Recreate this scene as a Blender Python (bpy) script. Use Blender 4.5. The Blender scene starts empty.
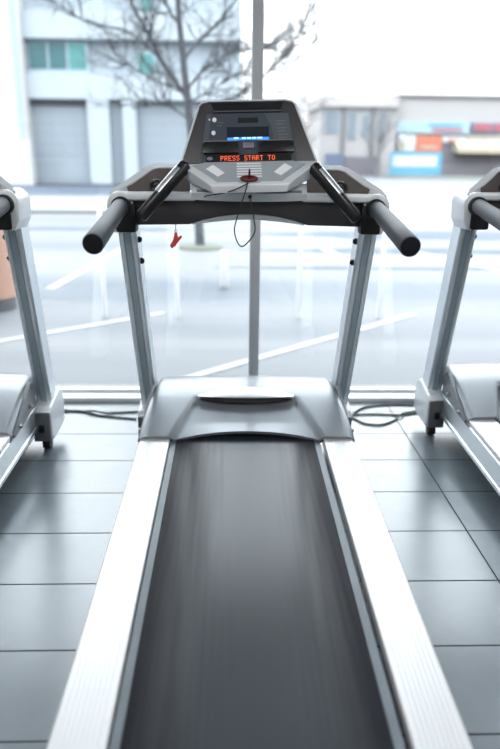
import bpy, bmesh, math, random
from mathutils import Vector, Matrix
R = math.radians
S = bpy.context.scene
COL = S.collection
random.seed(7)

# ------------------------------------------------------------------ materials
def mat(name, col, rough=.5, metal=0., spec=.5, noise=None, bump=None, coat=0.):
    """noise=(scale, amount) varies the colour; bump=(scale, strength, stretch vector)."""
    m = bpy.data.materials.new(name); m.use_nodes = True
    nt = m.node_tree; b = nt.nodes['Principled BSDF']
    b.inputs['Base Color'].default_value = (*col, 1); b.inputs['Roughness'].default_value = rough
    b.inputs['Metallic'].default_value = metal; b.inputs['Specular IOR Level'].default_value = spec
    b.inputs['Coat Weight'].default_value = coat
    tc = nt.nodes.new('ShaderNodeTexCoord')
    if noise:
        n = nt.nodes.new('ShaderNodeTexNoise'); n.inputs['Scale'].default_value = noise[0]; n.inputs['Detail'].default_value = 5
        mp = nt.nodes.new('ShaderNodeMapping')
        if len(noise) > 2: mp.inputs['Scale'].default_value = noise[2]
        nt.links.new(tc.outputs['Object'], mp.inputs[0]); nt.links.new(mp.outputs[0], n.inputs['Vector'])
        mx = nt.nodes.new('ShaderNodeMix'); mx.data_type = 'RGBA'
        a = noise[1]
        mx.inputs[6].default_value = (*[max(0, c*(1-a)) for c in col], 1)
        mx.inputs[7].default_value = (*[min(1, c*(1+a)) for c in col], 1)
        nt.links.new(n.outputs['Fac'], mx.inputs[0]); nt.links.new(mx.outputs[2], b.inputs['Base Color'])
    if bump:
        n = nt.nodes.new('ShaderNodeTexNoise'); n.inputs['Scale'].default_value = bump[0]; n.inputs['Detail'].default_value = 3
        mp = nt.nodes.new('ShaderNodeMapping')
        if len(bump) > 2: mp.inputs['Scale'].default_value = bump[2]
        nt.links.new(tc.outputs['Object'], mp.inputs[0]); nt.links.new(mp.outputs[0], n.inputs['Vector'])
        bp = nt.nodes.new('ShaderNodeBump'); bp.inputs['Strength'].default_value = bump[1]; bp.inputs['Distance'].default_value = .002
        nt.links.new(n.outputs['Fac'], bp.inputs['Height']); nt.links.new(bp.outputs[0], b.inputs['Normal'])
    return m

def emit(name, col, st):
    m = bpy.data.materials.new(name); m.use_nodes = True; nt = m.node_tree
    b = nt.nodes['Principled BSDF']; b.inputs['Base Color'].default_value = (*[c*.3 for c in col], 1)
    b.inputs['Emission Color'].default_value = (*col, 1); b.inputs['Emission Strength'].default_value = st
    return m

def glass_mat(name, tint=(1, 1, 1), k=1.0):
    m = bpy.data.materials.new(name); m.use_nodes = True; nt = m.node_tree
    for n in list(nt.nodes): nt.nodes.remove(n)
    out = nt.nodes.new('ShaderNodeOutputMaterial'); mx = nt.nodes.new('ShaderNodeMixShader')
    tr = nt.nodes.new('ShaderNodeBsdfTransparent'); tr.inputs[0].default_value = (*tint, 1)
    gl = nt.nodes.new('ShaderNodeBsdfGlossy'); gl.inputs['Roughness'].default_value = .01
    fr = nt.nodes.new('ShaderNodeFresnel'); fr.inputs[0].default_value = 1.45
    ml = nt.nodes.new('ShaderNodeMath'); ml.operation = 'MULTIPLY'; ml.inputs[1].default_value = k
    nt.links.new(fr.outputs[0], ml.inputs[0]); nt.links.new(ml.outputs[0], mx.inputs[0])
    nt.links.new(tr.outputs[0], mx.inputs[1]); nt.links.new(gl.outputs[0], mx.inputs[2]); nt.links.new(mx.outputs[0], out.inputs[0])
    return m

def tile_mat():
    m = bpy.data.materials.new('floor_tile'); m.use_nodes = True; nt = m.node_tree; b = nt.nodes['Principled BSDF']
    geo = nt.nodes.new('ShaderNodeTexCoord'); sep = nt.nodes.new('ShaderNodeSeparateXYZ'); nt.links.new(geo.outputs['Object'], sep.inputs[0])
    def grid(sock, off, size, w):
        a = nt.nodes.new('ShaderNodeMath'); a.operation = 'SUBTRACT'; a.inputs[1].default_value = off; nt.links.new(sock, a.inputs[0])
        d = nt.nodes.new('ShaderNodeMath'); d.operation = 'DIVIDE'; d.inputs[1].default_value = size; nt.links.new(a.outputs[0], d.inputs[0])
        fl = nt.nodes.new('ShaderNodeMath'); fl.operation = 'FLOOR'; nt.links.new(d.outputs[0], fl.inputs[0])
        p = nt.nodes.new('ShaderNodeMath'); p.operation = 'PINGPONG'; p.inputs[1].default_value = .5; nt.links.new(d.outputs[0], p.inputs[0])
        l = nt.nodes.new('ShaderNodeMath'); l.operation = 'LESS_THAN'; l.inputs[1].default_value = w/size/2; nt.links.new(p.outputs[0], l.inputs[0])
        return l.outputs[0], fl.outputs[0]
    gx, ix = grid(sep.outputs[0], TILE_X, .6, .0055); gy, iy = grid(sep.outputs[1], TILE_Y, .3, .0055)
    mxn = nt.nodes.new('ShaderNodeMath'); mxn.operation = 'MAXIMUM'; nt.links.new(gx, mxn.inputs[0]); nt.links.new(gy, mxn.inputs[1])
    cmb = nt.nodes.new('ShaderNodeCombineXYZ'); nt.links.new(ix, cmb.inputs[0]); nt.links.new(iy, cmb.inputs[1])
    wn = nt.nodes.new('ShaderNodeTexWhiteNoise'); nt.links.new(cmb.outputs[0], wn.inputs['Vector'])
    no = nt.nodes.new('ShaderNodeTexNoise'); no.inputs['Scale'].default_value = 6; no.inputs['Detail'].default_value = 8; nt.links.new(geo.outputs['Object'], no.inputs['Vector'])
    ad = nt.nodes.new('ShaderNodeMath'); ad.operation = 'MULTIPLY_ADD'; ad.inputs[1].default_value = .35; nt.links.new(wn.outputs['Value'], ad.inputs[0]); nt.links.new(no.outputs['Fac'], ad.inputs[2])
    rp = nt.nodes.new('ShaderNodeValToRGB'); rp.color_ramp.elements[0].position = .35; rp.color_ramp.elements[1].position = 1.0
    rp.color_ramp.elements[0].color = (.112, .138, .158, 1); rp.color_ramp.elements[1].color = (.138, .168, .192, 1); nt.links.new(ad.outputs[0], rp.inputs[0])
    mx = nt.nodes.new('ShaderNodeMix'); mx.data_type = 'RGBA'; mx.inputs[7].default_value = (.018, .022, .026, 1)
    nt.links.new(mxn.outputs[0], mx.inputs[0]); nt.links.new(rp.outputs[0], mx.inputs[6]); nt.links.new(mx.outputs[2], b.inputs['Base Color'])
    rr = nt.nodes.new('ShaderNodeMath'); rr.operation = 'MULTIPLY_ADD'; rr.inputs[1].default_value = .6; rr.inputs[2].default_value = .26
    nt.links.new(mxn.outputs[0], rr.inputs[0]); nt.links.new(rr.outputs[0], b.inputs['Roughness'])
    sp = nt.nodes.new('ShaderNodeMath'); sp.operation = 'MULTIPLY_ADD'; sp.inputs[1].default_value = -.95; sp.inputs[2].default_value = 1.0
    nt.links.new(mxn.outputs[0], sp.inputs[0]); nt.links.new(sp.outputs[0], b.inputs['Specular IOR Level'])
    bp = nt.nodes.new('ShaderNodeBump'); bp.invert = True; bp.inputs['Strength'].default_value = .4; bp.inputs['Distance'].default_value = .002
    nt.links.new(mxn.outputs[0], bp.inputs['Height']); nt.links.new(bp.outputs[0], b.inputs['Normal'])
    return m

def belt_mat():
    """black treadmill belt: glossy worn lane up the middle, fine lengthwise scuffs."""
    m = mat('belt_rubber', (.035, .037, .042), .5); nt = m.node_tree; b = nt.nodes['Principled BSDF']
    tc = nt.nodes.new('ShaderNodeTexCoord'); sep = nt.nodes.new('ShaderNodeSeparateXYZ'); nt.links.new(tc.outputs['Object'], sep.inputs[0])
    mp = nt.nodes.new('ShaderNodeMapping'); mp.inputs['Scale'].default_value = (85, 2.2, 1); nt.links.new(tc.outputs['Object'], mp.inputs[0])
    n = nt.nodes.new('ShaderNodeTexNoise'); n.inputs['Scale'].default_value = 1; n.inputs['Detail'].default_value = 6; nt.links.new(mp.outputs[0], n.inputs['Vector'])
    mp2 = nt.nodes.new('ShaderNodeMapping'); mp2.inputs['Scale'].default_value = (9, 1.6, 1); nt.links.new(tc.outputs['Object'], mp2.inputs[0])
    n2 = nt.nodes.new('ShaderNodeTexNoise'); n2.inputs['Scale'].default_value = 1; n2.inputs['Detail'].default_value = 4; nt.links.new(mp2.outputs[0], n2.inputs['Vector'])
    ab = nt.nodes.new('ShaderNodeMath'); ab.operation = 'ABSOLUTE'; nt.links.new(sep.outputs[0], ab.inputs[0])
    lane = nt.nodes.new('ShaderNodeMapRange'); lane.interpolation_type = 'SMOOTHSTEP'
    lane.inputs['From Min'].default_value = .03; lane.inputs['From Max'].default_value = .24; lane.inputs['To Min'].default_value = 1; lane.inputs['To Max'].default_value = 0
    nt.links.new(ab.outputs[0], lane.inputs['Value'])
    s = nt.nodes.new('ShaderNodeMath'); s.operation = 'MULTIPLY_ADD'; s.inputs[1].default_value = .62; nt.links.new(n.outputs['Fac'], s.inputs[0])
    s2 = nt.nodes.new('ShaderNodeMath'); s2.operation = 'MULTIPLY'; s2.inputs[1].default_value = .6; nt.links.new(n2.outputs['Fac'], s2.inputs[0]); nt.links.new(s2.outputs[0], s.inputs[2])
    s3 = nt.nodes.new('ShaderNodeMath'); s3.operation = 'MULTIPLY_ADD'; s3.inputs[1].default_value = .75; nt.links.new(lane.outputs[0], s3.inputs[0]); nt.links.new(s.outputs[0], s3.inputs[2])
    rp = nt.nodes.new('ShaderNodeValToRGB'); rp.color_ramp.elements[0].position = .35; rp.color_ramp.elements[1].position = 1.25
    rp.color_ramp.elements[1].position = 1.0
    rp.color_ramp.elements[0].color = (.006, .0075, .010, 1); rp.color_ramp.elements[1].color = (.011, .015, .021, 1)
    nt.links.new(s3.outputs[0], rp.inputs[0]); nt.links.new(rp.outputs[0], b.inputs['Base Color'])
    rr = nt.nodes.new('ShaderNodeMapRange'); rr.inputs['From Min'].default_value = .3; rr.inputs['From Max'].default_value = 1.2
    rr.inputs['To Min'].default_value = .5; rr.inputs['To Max'].default_value = .36
    sl = nt.nodes.new('ShaderNodeMapRange'); sl.inputs['From Min'].default_value = .3; sl.inputs['From Max'].default_value = 1.25; sl.inputs['To Min'].default_value = .14; sl.inputs['To Max'].default_value = .40
    nt.links.new(s3.outputs[0], sl.inputs['Value']); nt.links.new(sl.outputs[0], b.inputs['Specular IOR Level'])
    nt.links.new(s3.outputs[0], rr.inputs['Value']); nt.links.new(rr.outputs[0], b.inputs['Roughness'])
    wv = nt.nodes.new('ShaderNodeTexNoise'); wv.inputs['Scale'].default_value = 350; nt.links.new(tc.outputs['Object'], wv.inputs['Vector'])
    bp = nt.nodes.new('ShaderNodeBump'); bp.inputs['Strength'].default_value = .15; bp.inputs['Distance'].default_value = .001
    nt.links.new(wv.outputs['Fac'], bp.inputs['Height']); nt.links.new(bp.outputs[0], b.inputs['Normal'])
    return m

def asphalt_mat():
    m = mat('asphalt', (.16, .17, .18), .6, spec=.25); nt = m.node_tree; b = nt.nodes['Principled BSDF']
    tc = nt.nodes.new('ShaderNodeTexCoord')
    mp = nt.nodes.new('ShaderNodeMapping'); mp.inputs['Scale'].default_value = (.07, .75, 1); nt.links.new(tc.outputs['Object'], mp.inputs[0])
    n = nt.nodes.new('ShaderNodeTexNoise'); n.inputs['Scale'].default_value = 1.0; n.inputs['Detail'].default_value = 4; n.inputs['Distortion'].default_value = .4; nt.links.new(mp.outputs[0], n.inputs['Vector'])
    rp = nt.nodes.new('ShaderNodeValToRGB'); e = rp.color_ramp.elements
    e[0].position = .30; e[0].color = (.048, .057, .068, 1); e[1].position = .62; e[1].color = (.108, .109, .112, 1)
    nt.links.new(n.outputs['Fac'], rp.inputs[0]); nt.links.new(rp.outputs[0], b.inputs['Base Color'])
    r2 = nt.nodes.new('ShaderNodeMapRange'); r2.inputs['To Min'].default_value = .5; r2.inputs['To Max'].default_value = .7; nt.links.new(n.outputs['Fac'], r2.inputs['Value']); nt.links.new(r2.outputs[0], b.inputs['Roughness'])
    return m

def panel_wall_mat(name, col, sx, sz, groove=.8, w=.02):
    """wall cladding with a grid of thin joints, in the wall's own metres"""
    m = mat(name, col, .7); nt = m.node_tree; b = nt.nodes['Principled BSDF']
    tc = nt.nodes.new('ShaderNodeTexCoord'); sep = nt.nodes.new('ShaderNodeSeparateXYZ'); nt.links.new(tc.outputs['Object'], sep.inputs[0])
    outs = []
    for k, s in ((0, sx), (2, sz)):
        d = nt.nodes.new('ShaderNodeMath'); d.operation = 'DIVIDE'; d.inputs[1].default_value = s; nt.links.new(sep.outputs[k], d.inputs[0])
        p = nt.nodes.new('ShaderNodeMath'); p.operation = 'PINGPONG'; p.inputs[1].default_value = .5; nt.links.new(d.outputs[0], p.inputs[0])
        l = nt.nodes.new('ShaderNodeMath'); l.operation = 'LESS_THAN'; l.inputs[1].default_value = w/s; nt.links.new(p.outputs[0], l.inputs[0]); outs.append(l)
    mm = nt.nodes.new('ShaderNodeMath'); mm.operation = 'MAXIMUM'; nt.links.new(outs[0].outputs[0], mm.inputs[0]); nt.links.new(outs[1].outputs[0], mm.inputs[1])
    mx = nt.nodes.new('ShaderNodeMix'); mx.data_type = 'RGBA'; mx.inputs[6].default_value = (*col, 1); mx.inputs[7].default_value = (*[c*groove for c in col], 1)
    nt.links.new(mm.outputs[0], mx.inputs[0]); nt.links.new(mx.outputs[2], b.inputs['Base Color'])
    return m

TILE_X, TILE_Y = .872, .023
M = dict(
    silver=mat('silver_plastic', (.66, .69, .72), .32, .22, bump=(900, .05)),
    alu=mat('brushed_aluminium', (.66, .71, .75), .36, .85, noise=(3, .05, (40, 1, 1))),
    rail=mat('white_silver_foot_rail', (0.624, 0.632, 0.647), .34, .35, noise=(1, .06, (90, .8, 1))),
    railside=mat('rail_side_aluminium', (.60, .65, .69), .33, .8),
    hood=mat('silver_grey_hood_paint', (.175, .195, .216), .33, .3, noise=(40, .03), coat=.3),
    hoodlip=mat('pale_hood_grip', (.72, .73, .75), .3, .3),
    darkgrey=mat('dark_grey_plastic', (.085, .09, .10), .45, noise=(60, .08)),
    midgrey=mat('mid_grey_plastic', (.17, .18, .20), .42, .15, noise=(60, .05)),
    towergrey=mat('warm_grey_plastic', (0.047, 0.045, 0.050), .42, .2, noise=(60, .05)),
    channel=mat('teal_grey_channel', (0.285, 0.361, 0.408), .4, .5),
    bracket=mat('graphite_bracket', (.10, .112, .128), .42, .3),
    beam=mat('charcoal_beam_plastic', (0.030, 0.028, 0.031), .42, bump=(300, .1)),
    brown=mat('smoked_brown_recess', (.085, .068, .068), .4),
    black=mat('black_plastic', (.006, .006, .007), .3, spec=.4),
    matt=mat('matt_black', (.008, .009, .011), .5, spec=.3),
    foam=mat('grey_foam_grip', (.058, .069, .084), .55, spec=.35, bump=(500, .15)),
    foamend=mat('dark_foam_end', (.006, .007, .011), .8, spec=.2, bump=(300, .2)),
    chrome=mat('chrome', (.42, .44, .46), .38, 1.),
    bezel=mat('smoky_display_panel', (.045, .058, .076), .28, coat=.3),
    bezelgrey=mat('display_grey_label', (.075, .088, .105), .35),
    lcd=mat('lcd_glass', (.012, .016, .026), .18),
    print_=mat('pale_print', (.80, .82, .84), .5),
    keypad=mat('keypad_film', (.36, .40, .44), .3, .15),
    red=mat('dark_red_plastic', (.11, .008, .014), .4),
    clipred=mat('bright_red_plastic', (.62, .055, .05), .35),
    rubber=mat('black_rubber', (.015, .015, .016), .6),
    cord=mat('grey_green_cable', (.10, .13, .13), .5),
    deck=mat('deck_edge', (.13, .155, .175), .45, .2, noise=(1, .3, (3, 9, 1))),
    white=mat('white_paint', (.78, .78, .77), .7, noise=(4, .03)),
    ceil=mat('ceiling_white', (.80, .80, .80), .8),
    frame=mat('window_frame_grey', (0.480, 0.496, 0.524), .42, .1),
    orange=emit('led_orange', (1.0, .13, .04), 2.0),
    blue=emit('lcd_blue_glow', (.03, .22, .95), 1.6),
    bluetext=emit('lcd_pale_digits', (.45, .75, 1.0), 1.6),
    fillglow=emit('fill_diffuser', (1, .98, .95), 4.0),
    sillalu=mat('pale_sill_aluminium', (.72, .74, .76), .36, .3),
    glass=glass_mat('window_glass', (.985, .995, 1.0), .8),
)
M['belt'] = belt_mat(); M['tile'] = tile_mat(); M['asphalt'] = asphalt_mat()

# ------------------------------------------------------------------ mesh helpers
def link(name, bm, m, parent=None, smooth=True, angle=35):
    bmesh.ops.recalc_face_normals(bm, faces=bm.faces)
    me = bpy.data.meshes.new(name); bm.to_mesh(me); bm.free()
    if smooth:
        me.shade_smooth(); me.set_sharp_from_angle(angle=R(angle))
    o = bpy.data.objects.new(name, me); COL.objects.link(o)
    me.materials.append(m if not isinstance(m, str) else M[m])
    if parent: o.parent = parent
    return o

def empty(name, loc=(0, 0, 0), rz=0):
    o = bpy.data.objects.new(name, None); o.empty_display_size = .1; COL.objects.link(o)
    o.location = loc; o.rotation_euler = (0, 0, rz); return o

def tag(o, label=None, cat=None, group=None, kind=None):
    for k, v in (('label', label), ('category', cat), ('group', group), ('kind', kind)):
        if v: o[k] = v
    return o

def bevel(bm, geom_edges, w, seg=2):
    if w: bmesh.ops.bevel(bm, geom=geom_edges, offset=w, segments=seg, affect='EDGES', profile=.6)

def box(bm, x0, x1, y0, y1, z0, z1, w=0, seg=2):
    vs = [bm.verts.new((x, y, z)) for x in (x0, x1) for y in (y0, y1) for z in (z0, z1)]
    f = [bm.faces.new([vs[i] for i in q]) for q in ((0, 1, 3, 2), (4, 6, 7, 5), (0, 4, 5, 1), (2, 3, 7, 6), (0, 2, 6, 4), (1, 5, 7, 3))]
    bmesh.ops.recalc_face_normals(bm, faces=f)
    if w: bevel(bm, list({e for q in f for e in q.edges}), w, seg)
    return bm

def NB(): return bmesh.new()
def boxbm(*a, **k): return box(NB(), *a, **k)

def loft(bm, rings, cap=True, close=True):
    rv = [[bm.verts.new(p) for p in r] for r in rings]; n = len(rings[0]); F = []
    for a, b in zip(rv, rv[1:]):
        for i in range(n if close else n-1):
            F.append(bm.faces.new((a[i], a[(i+1) % n], b[(i+1) % n], b[i])))
    if cap:
        F.append(bm.faces.new(rv[0][::-1])); F.append(bm.faces.new(rv[-1]))
    return F

def prism(bm, poly, ext0, ext1, w=0, seg=2):
    """poly: list of 3-D points; ext0/ext1: offset vectors of the two end faces."""
    a = [Vector(p)+Vector(ext0) for p in poly]; b = [Vector(p)+Vector(ext1) for p in poly]
    F = loft(bm, [a, b])
    bmesh.ops.recalc_face_normals(bm, faces=F)
    if w: bevel(bm, list({e for q in F for e in q.edges}), w, seg)
    return bm

def frames(path):
    T = []
    for i in range(len(path)):
        a = path[max(0, i-1)]; b = path[min(len(path)-1, i+1)]; T.append((b-a).normalized())
    ref = Vector((0, 0, 1)) if abs(T[0].z) < .9 else Vector((0, 1, 0))
    u = (ref - T[0]*ref.dot(T[0])).normalized(); out = []
    for t in T:
        u = (u - t*u.dot(t)).normalized(); out.append((u, t.cross(u)))
    return out

def tube(bm, path, r, n=12, cap=True):
    path = [Vector(p) for p in path]; fr = frames(path)
    if not hasattr(r, '__len__'): r = [r]*len(path)
    rings = [[p+u*(q*math.cos(2*math.pi*k/n))+v*(q*math.sin(2*math.pi*k/n)) for k in range(n)] for p, (u, v), q in zip(path, fr, r)]
    loft(bm, rings, cap); return bm

def smooth_path(pts, n=8):
    P = [Vector(p) for p in pts]; out = []
    for i in range(len(P)-1):
        a = P[max(0, i-1)]; b = P[i]; c = P[i+1]; d = P[min(len(P)-1, i+2)]
        for k in range(n):
            t = k/n
            out.append(.5*((2*b)+(c-a)*t+(2*a-5*b+4*c-d)*t*t+(3*b-a-3*c+d)*t*t*t))
    out.append(P[-1]); return out

def torus(bm, c, r, rr, ax='y', n=24, m=8):
    c = Vector(c); rings = []
    for i in range(n):
        a = 2*math.pi*i/n
        d = {'y': Vector((math.cos(a), 0, math.sin(a))), 'z': Vector((math.cos(a), math.sin(a), 0)), 'x': Vector((0, math.cos(a), math.sin(a)))}[ax]
        axv = {'y': Vector((0, 1, 0)), 'z': Vector((0, 0, 1)), 'x': Vector((1, 0, 0))}[ax]
        rings.append([c+d*(r+rr*math.cos(2*math.pi*k/m))+axv*(rr*math.sin(2*math.pi*k/m)) for k in range(m)])
    rings.append(rings[0])
    rv = [[bm.verts.new(p) for p in q] for q in rings[:-1]]
    for i in range(n):
        a, b = rv[i], rv[(i+1) % n]
        for k in range(m): bm.faces.new((a[k], a[(k+1) % m], b[(k+1) % m], b[k]))
    return bm

# ------------------------------------------------------------------ treadmill
def dz(y): return .200+.030*(y+1.4)          # top of the deck, slightly raised to the front

def rail_profile():
    """foot rail cross-section (x outward from inner edge, z up), with fine lengthwise ribs"""
    top = []
    n = 9; w = .115
    for i in range(n):
        a = .006+(w-.012)*i/n; b = .006+(w-.012)*(i+1)/n
        top += [(a, 0), (a+(b-a)*.72, 0), (a+(b-a)*.76, -.0016), (a+(b-a)*.96, -.0016)]
    return [(0, -.030), (0, -.003), (.003, 0)]+top+[(w-.003, 0), (w, -.004), (w, -.022), (0.004, -.030)]

def make_treadmill():
    root = empty('treadmill')
    y0, y1 = -1.62, .56
    # foot rails and side rails
    for s in (-1, 1):
        bm = NB(); pr = rail_profile()
        loft(bm, [[(s*(.300+x), y, dz(y)+z) for x, z in pr] for y in (y0, -.8, .06)])
        link('foot_rail', bm, 'rail', root, smooth=False)
        bm = NB()
        sp = [(.335, -.024), (.409, -.024), (.415, -.030), (.415, -.044), (.411, -.048), (.411, -.118), (.416, -.122), (.416, -.138), (.410, -.144), (.335, -.144)]
        loft(bm, [[(s*x, y, dz(y)+z) for x, z in sp] for y in (y0, -.5, y1)])
        sr = link('side_rail', bm, 'railside', root, smooth=False)
        bm = NB(); prof = [(.300, -.03), (.412, -.03), (.417, -.05), (.417, -.13), (.300, -.13)]
        loft(bm, [[(s*x, y, dz(y)+z+.034*(1 if z > -.1 else 0)) for x, z in prof] for y in (y0-.05, y0)])
        link('rear_cap', bm, 'darkgrey', root, smooth=False)
        # rear foot
        bm = NB(); tube(bm, [(s*.37, -1.5, 0), (s*.37, -1.5, .012), (s*.37, -1.5, .014), (s*.37, -1.5, .085)], [.028, .028, .012, .012], 16)
        link('foot', bm, 'rubber', root)
    # deck board under the belt, with its pale edges showing
    bm = NB(); loft(bm, [[(-.297, y, dz(y)-.045), (.286, y, dz(y)-.045), (.286, y, dz(y)-.014), (-.297, y, dz(y)-.014)] for y in (y0+.12, .12)])
    link('deck', bm, 'deck', root, smooth=False)
    # belt: one closed loop round both rollers
    bm = NB(); loop = []
    ya, yb = y0+.06, .20; r = .030
    top = lambda y: dz(y)-.006
    N = 30
    pts = [(ya+(yb-ya)*i/N, top(ya+(yb-ya)*i/N)) for i in range(N+1)]
    pts += [(yb+r*math.sin(a), top(yb)-r+r*math.cos(a)) for a in [math.pi*k/8 for k in range(1, 8)]]
    pts += [(yb+(ya-yb)*i/N, top(yb+(ya-yb)*i/N)-2*r) for i in range(N+1)]
    pts += [(ya-r*math.sin(a), top(ya)-r-r*math.cos(a)) for a in [math.pi*k/8 for k in range(1, 8)]]
    hw = .268
    ro = [[(x, y, z) for x in (-hw-.006, -hw*.5, 0, hw*.5, hw-.006)] for y, z in pts]
    rv = [[bm.verts.new(p) for p in q] for q in ro]
    for i in range(len(rv)):
        a, b = rv[i], rv[(i+1) % len(rv)]
        for k in range(4): bm.faces.new((a[k], a[k+1], b[k+1], b[k]))
    bl = link('belt', bm, 'belt', root)
    md = bl.modifiers.new('thick', 'SOLIDIFY'); md.thickness = .0025; md.offset = -1
    # ---- motor hood: crowned shell with sunk centre panel
    nx, ny = 80, 48; yf, yb2 = 0.0, .60
    def prof(t):      # height along the hood, t = 0 at the belt
        if t < .72: return .262+.092*math.sin(t/.72*math.pi/2)
        return .354-.085*((t-.72)/.28)**2
    def hw_at(t): return .418-.038*min(1, t/.75)**1.3
    def height(x, y):
        t = (y-yf)/(yb2-yf); h = prof(t)
        u = abs(x)/hw_at(t)
        h -= .009*u**2+.012*max(0, (u-.94)/.06)**2
        # sunk panel: trapezoid, wide at the belt, ending under the grip lip
        wp = .292-.36*y
        ins = min(max((wp-abs(x))/.020+.5, 0), 1); fy = min(max((.235-y)/.022+.5, 0), 1)
        sm = lambda q: q*q*(3-2*q)
        h -= .021*sm(ins)*sm(fy)
        # arch over the belt along the front edge
        a = max(0, 1-(x/.292)**2); fr = max(0, 1-y/.10)
        h += .020*a*fr
        return h
    bm = NB(); grid = []
    for j in range(ny+1):
        t = j/ny; row = []
        for i in range(nx+1):
            u = i/nx*2-1; y = yf+(yb2-yf)*t
            x = u*hw_at(t)
            # the front edge bows forward over the belt
            y += (.030*max(0, 1-(x/.292)**2))*(1-t)**6
            row.append(bm.verts.new((x, y, height(x, y))))
        grid.append(row)
    for j in range(ny):
        for i in range(nx): bm.faces.new((grid[j][i], grid[j][i+1], grid[j+1][i+1], grid[j+1][i]))
    # skirts
    def skirt(vs, f):
        low = [bm.verts.new(f(v.co)) for v in vs]
        for a, b, c, d in zip(vs, vs[1:], low[1:], low): bm.faces.new((a, b, c, d))
        return low
    skirt([grid[j][0] for j in range(ny+1)], lambda c: (c.x-.002, c.y, max(.125, dz(c.y)-.03-.1*max(0, c.y-.05))))
    skirt([grid[j][nx] for j in range(ny+1)], lambda c: (c.x+.002, c.y, max(.125, dz(c.y)-.03-.1*max(0, c.y-.05))))
    skirt(grid[0], lambda c: (c.x, c.y+.004, c.z-.012))
    skirt(grid[ny], lambda c: (c.x, c.y+.01, .10))
    hood = link('motor_hood', bm, 'hood', root, angle=50)
    # dark gap under the hood's front edge
    bm = NB(); ring = []
    for i in range(41):
        x = -.416+.832*i/40
        a = max(0, 1-(x/.292)**2); y = .012+.030*a; z = height(x, .0+.030*a)-.013
        ring.append([(x, y, z+.006), (x, y+.03, z+.006), (x, y+.03, z-.010), (x, y, z-.010)])
    loft(bm, ring); link('hood_seal', bm, 'black', root)
    # pale grip lip across the hood
    bm = NB(); rings = []
    for i in range(33):
        u = i/32*2-1; x = .200*u; e = max(0, 1-abs(u)**2.6)
        yb_ = .225+.070*e+.004; yf_ = .225-.030*e; z = height(0, .30)-.016*(x/.4)**2+.004
        zl = z-.012
        rings.append([(x, yb_, z+.012*e-.004), (x, (yf_+yb_)/2+.01, z+.014*e-.002), (x, yf_+.010, z+.007*e-.003), (x, yf_, z+.001*e-.004), (x, yf_+.004, z-.003*e-.005), (x, yf_+.03*e+.002, zl-.003), (x, yb_, zl-.006)])
    loft(bm, rings); link('hood_grip', bm, 'hoodlip', hood, angle=60)
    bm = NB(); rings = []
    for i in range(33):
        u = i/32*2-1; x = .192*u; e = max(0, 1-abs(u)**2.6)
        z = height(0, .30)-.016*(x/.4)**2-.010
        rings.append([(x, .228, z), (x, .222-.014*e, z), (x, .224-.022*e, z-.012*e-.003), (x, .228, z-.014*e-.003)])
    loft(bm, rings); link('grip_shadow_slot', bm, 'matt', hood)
    for s in (-1, 1):
        # side cover plate with two screws
        bm = NB(); poly = [(s*.410, .02, .221), (s*.408, .02, .236), (s*.400, .18, .285), (s*.392, .34, .345), (s*.392, .37, .335), (s*.398, .38, .232)]
        prism(bm, poly, (0, 0, 0), (s*.018, 0, 0), .003)
        sc = link('side_cover', bm, 'midgrey', root)
        for (yy, zz) in ((.10, .240), (.27, .262)):
            bm = NB(); tube(bm, [(s*(.424-.03*(yy-.1)), yy, zz), (s*(.433-.03*(yy-.1)), yy, zz), (s*(.435-.03*(yy-.1)), yy, zz)], [.009, .009, .006], 12); link('screw', bm, 'chrome', sc)
        # upright extrusion, leaning back towards the runner
        b0 = Vector((s*.428, .530, .11)); b1 = Vector((s*.452, .195, 1.035))
        bm = NB(); rings = []
        cs = []
        for (px, py) in ((.034, .048), (.030, .052), (-.030, .052), (-.034, .048), (-.034, -.042), (-.026, -.050), (-.015, -.050), (-.013, -.044), (.013, -.044), (.015, -.050), (.026, -.050), (.034, -.042)): cs.append((px, py))
        for p in (b0, b1): rings.append([(p.x+a, p.y+b, p.z+b*.33) for a, b in cs])
        loft(bm, rings); up = link('upright', bm, 'alu', root, smooth=False)
        bm = NB(); rings = [[(p.x+a, p.y+b, p.z+b*.33) for a, b in ((-.0125, -.0485), (.0125, -.0485), (.0125, -.043), (-.0125, -.043))] for p in (b0, b1)]
        loft(bm, rings); link('channel_strip', bm, 'channel', up, smooth=False)
        for zz in (.90, .985):
            t = (zz-.11)/(1.035-.11); p = b0.lerp(b1, t)
            bm = NB(); x_in = p.x-s*.034
            tube(bm, [(x_in+s*.004, p.y-.02, zz), (x_in-s*.008, p.y-.02, zz), (x_in-s*.010, p.y-.02, zz), (x_in-s*.014, p.y-.02, zz)], [.012, .012, .009, .007], 14)
            link('bolt', bm, 'black', up)
        # foot bracket that clasps the upright
        bm = NB()
        poly = [(0, .365, .195), (0, .385, .212), (0, .545, .245), (0, .60, .22), (0, .62, .16), (0, .61, .075), (0, .57, .055), (0, .40, .05), (0, .372, .075)]
        prism(bm, [(s*.392, y, z) for _, y, z in poly], (0, 0, 0), (s*.084, 0, 0), .010, 3)
        br = link('upright_bracket', bm, 'silver', root)
        bm = boxbm(*(sorted((s*.397, s*.474))), .350, .370, .058, .195, w=.008); fp = link('front_plate', bm, 'bracket', br)
        bm = boxbm(*(sorted((s*.424, s*.448))), .346, .354, .105, .140, w=.003); link('slot', bm, 'black', br)
        bm = NB(); tube(bm, [(s*.420, .415, .028), (s*.422, .415, .028), (s*.455, .415, .028), (s*.457, .415, .028)], [.022, .028, .028, .022], 20)
        w = link('transport_wheel', bm, 'rubber', root)
        bm = boxbm(*(sorted((s*.424, s*.453))), .40, .43, .030, .062, w=.004); link('wheel_fork', bm, 'black', w)
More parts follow.
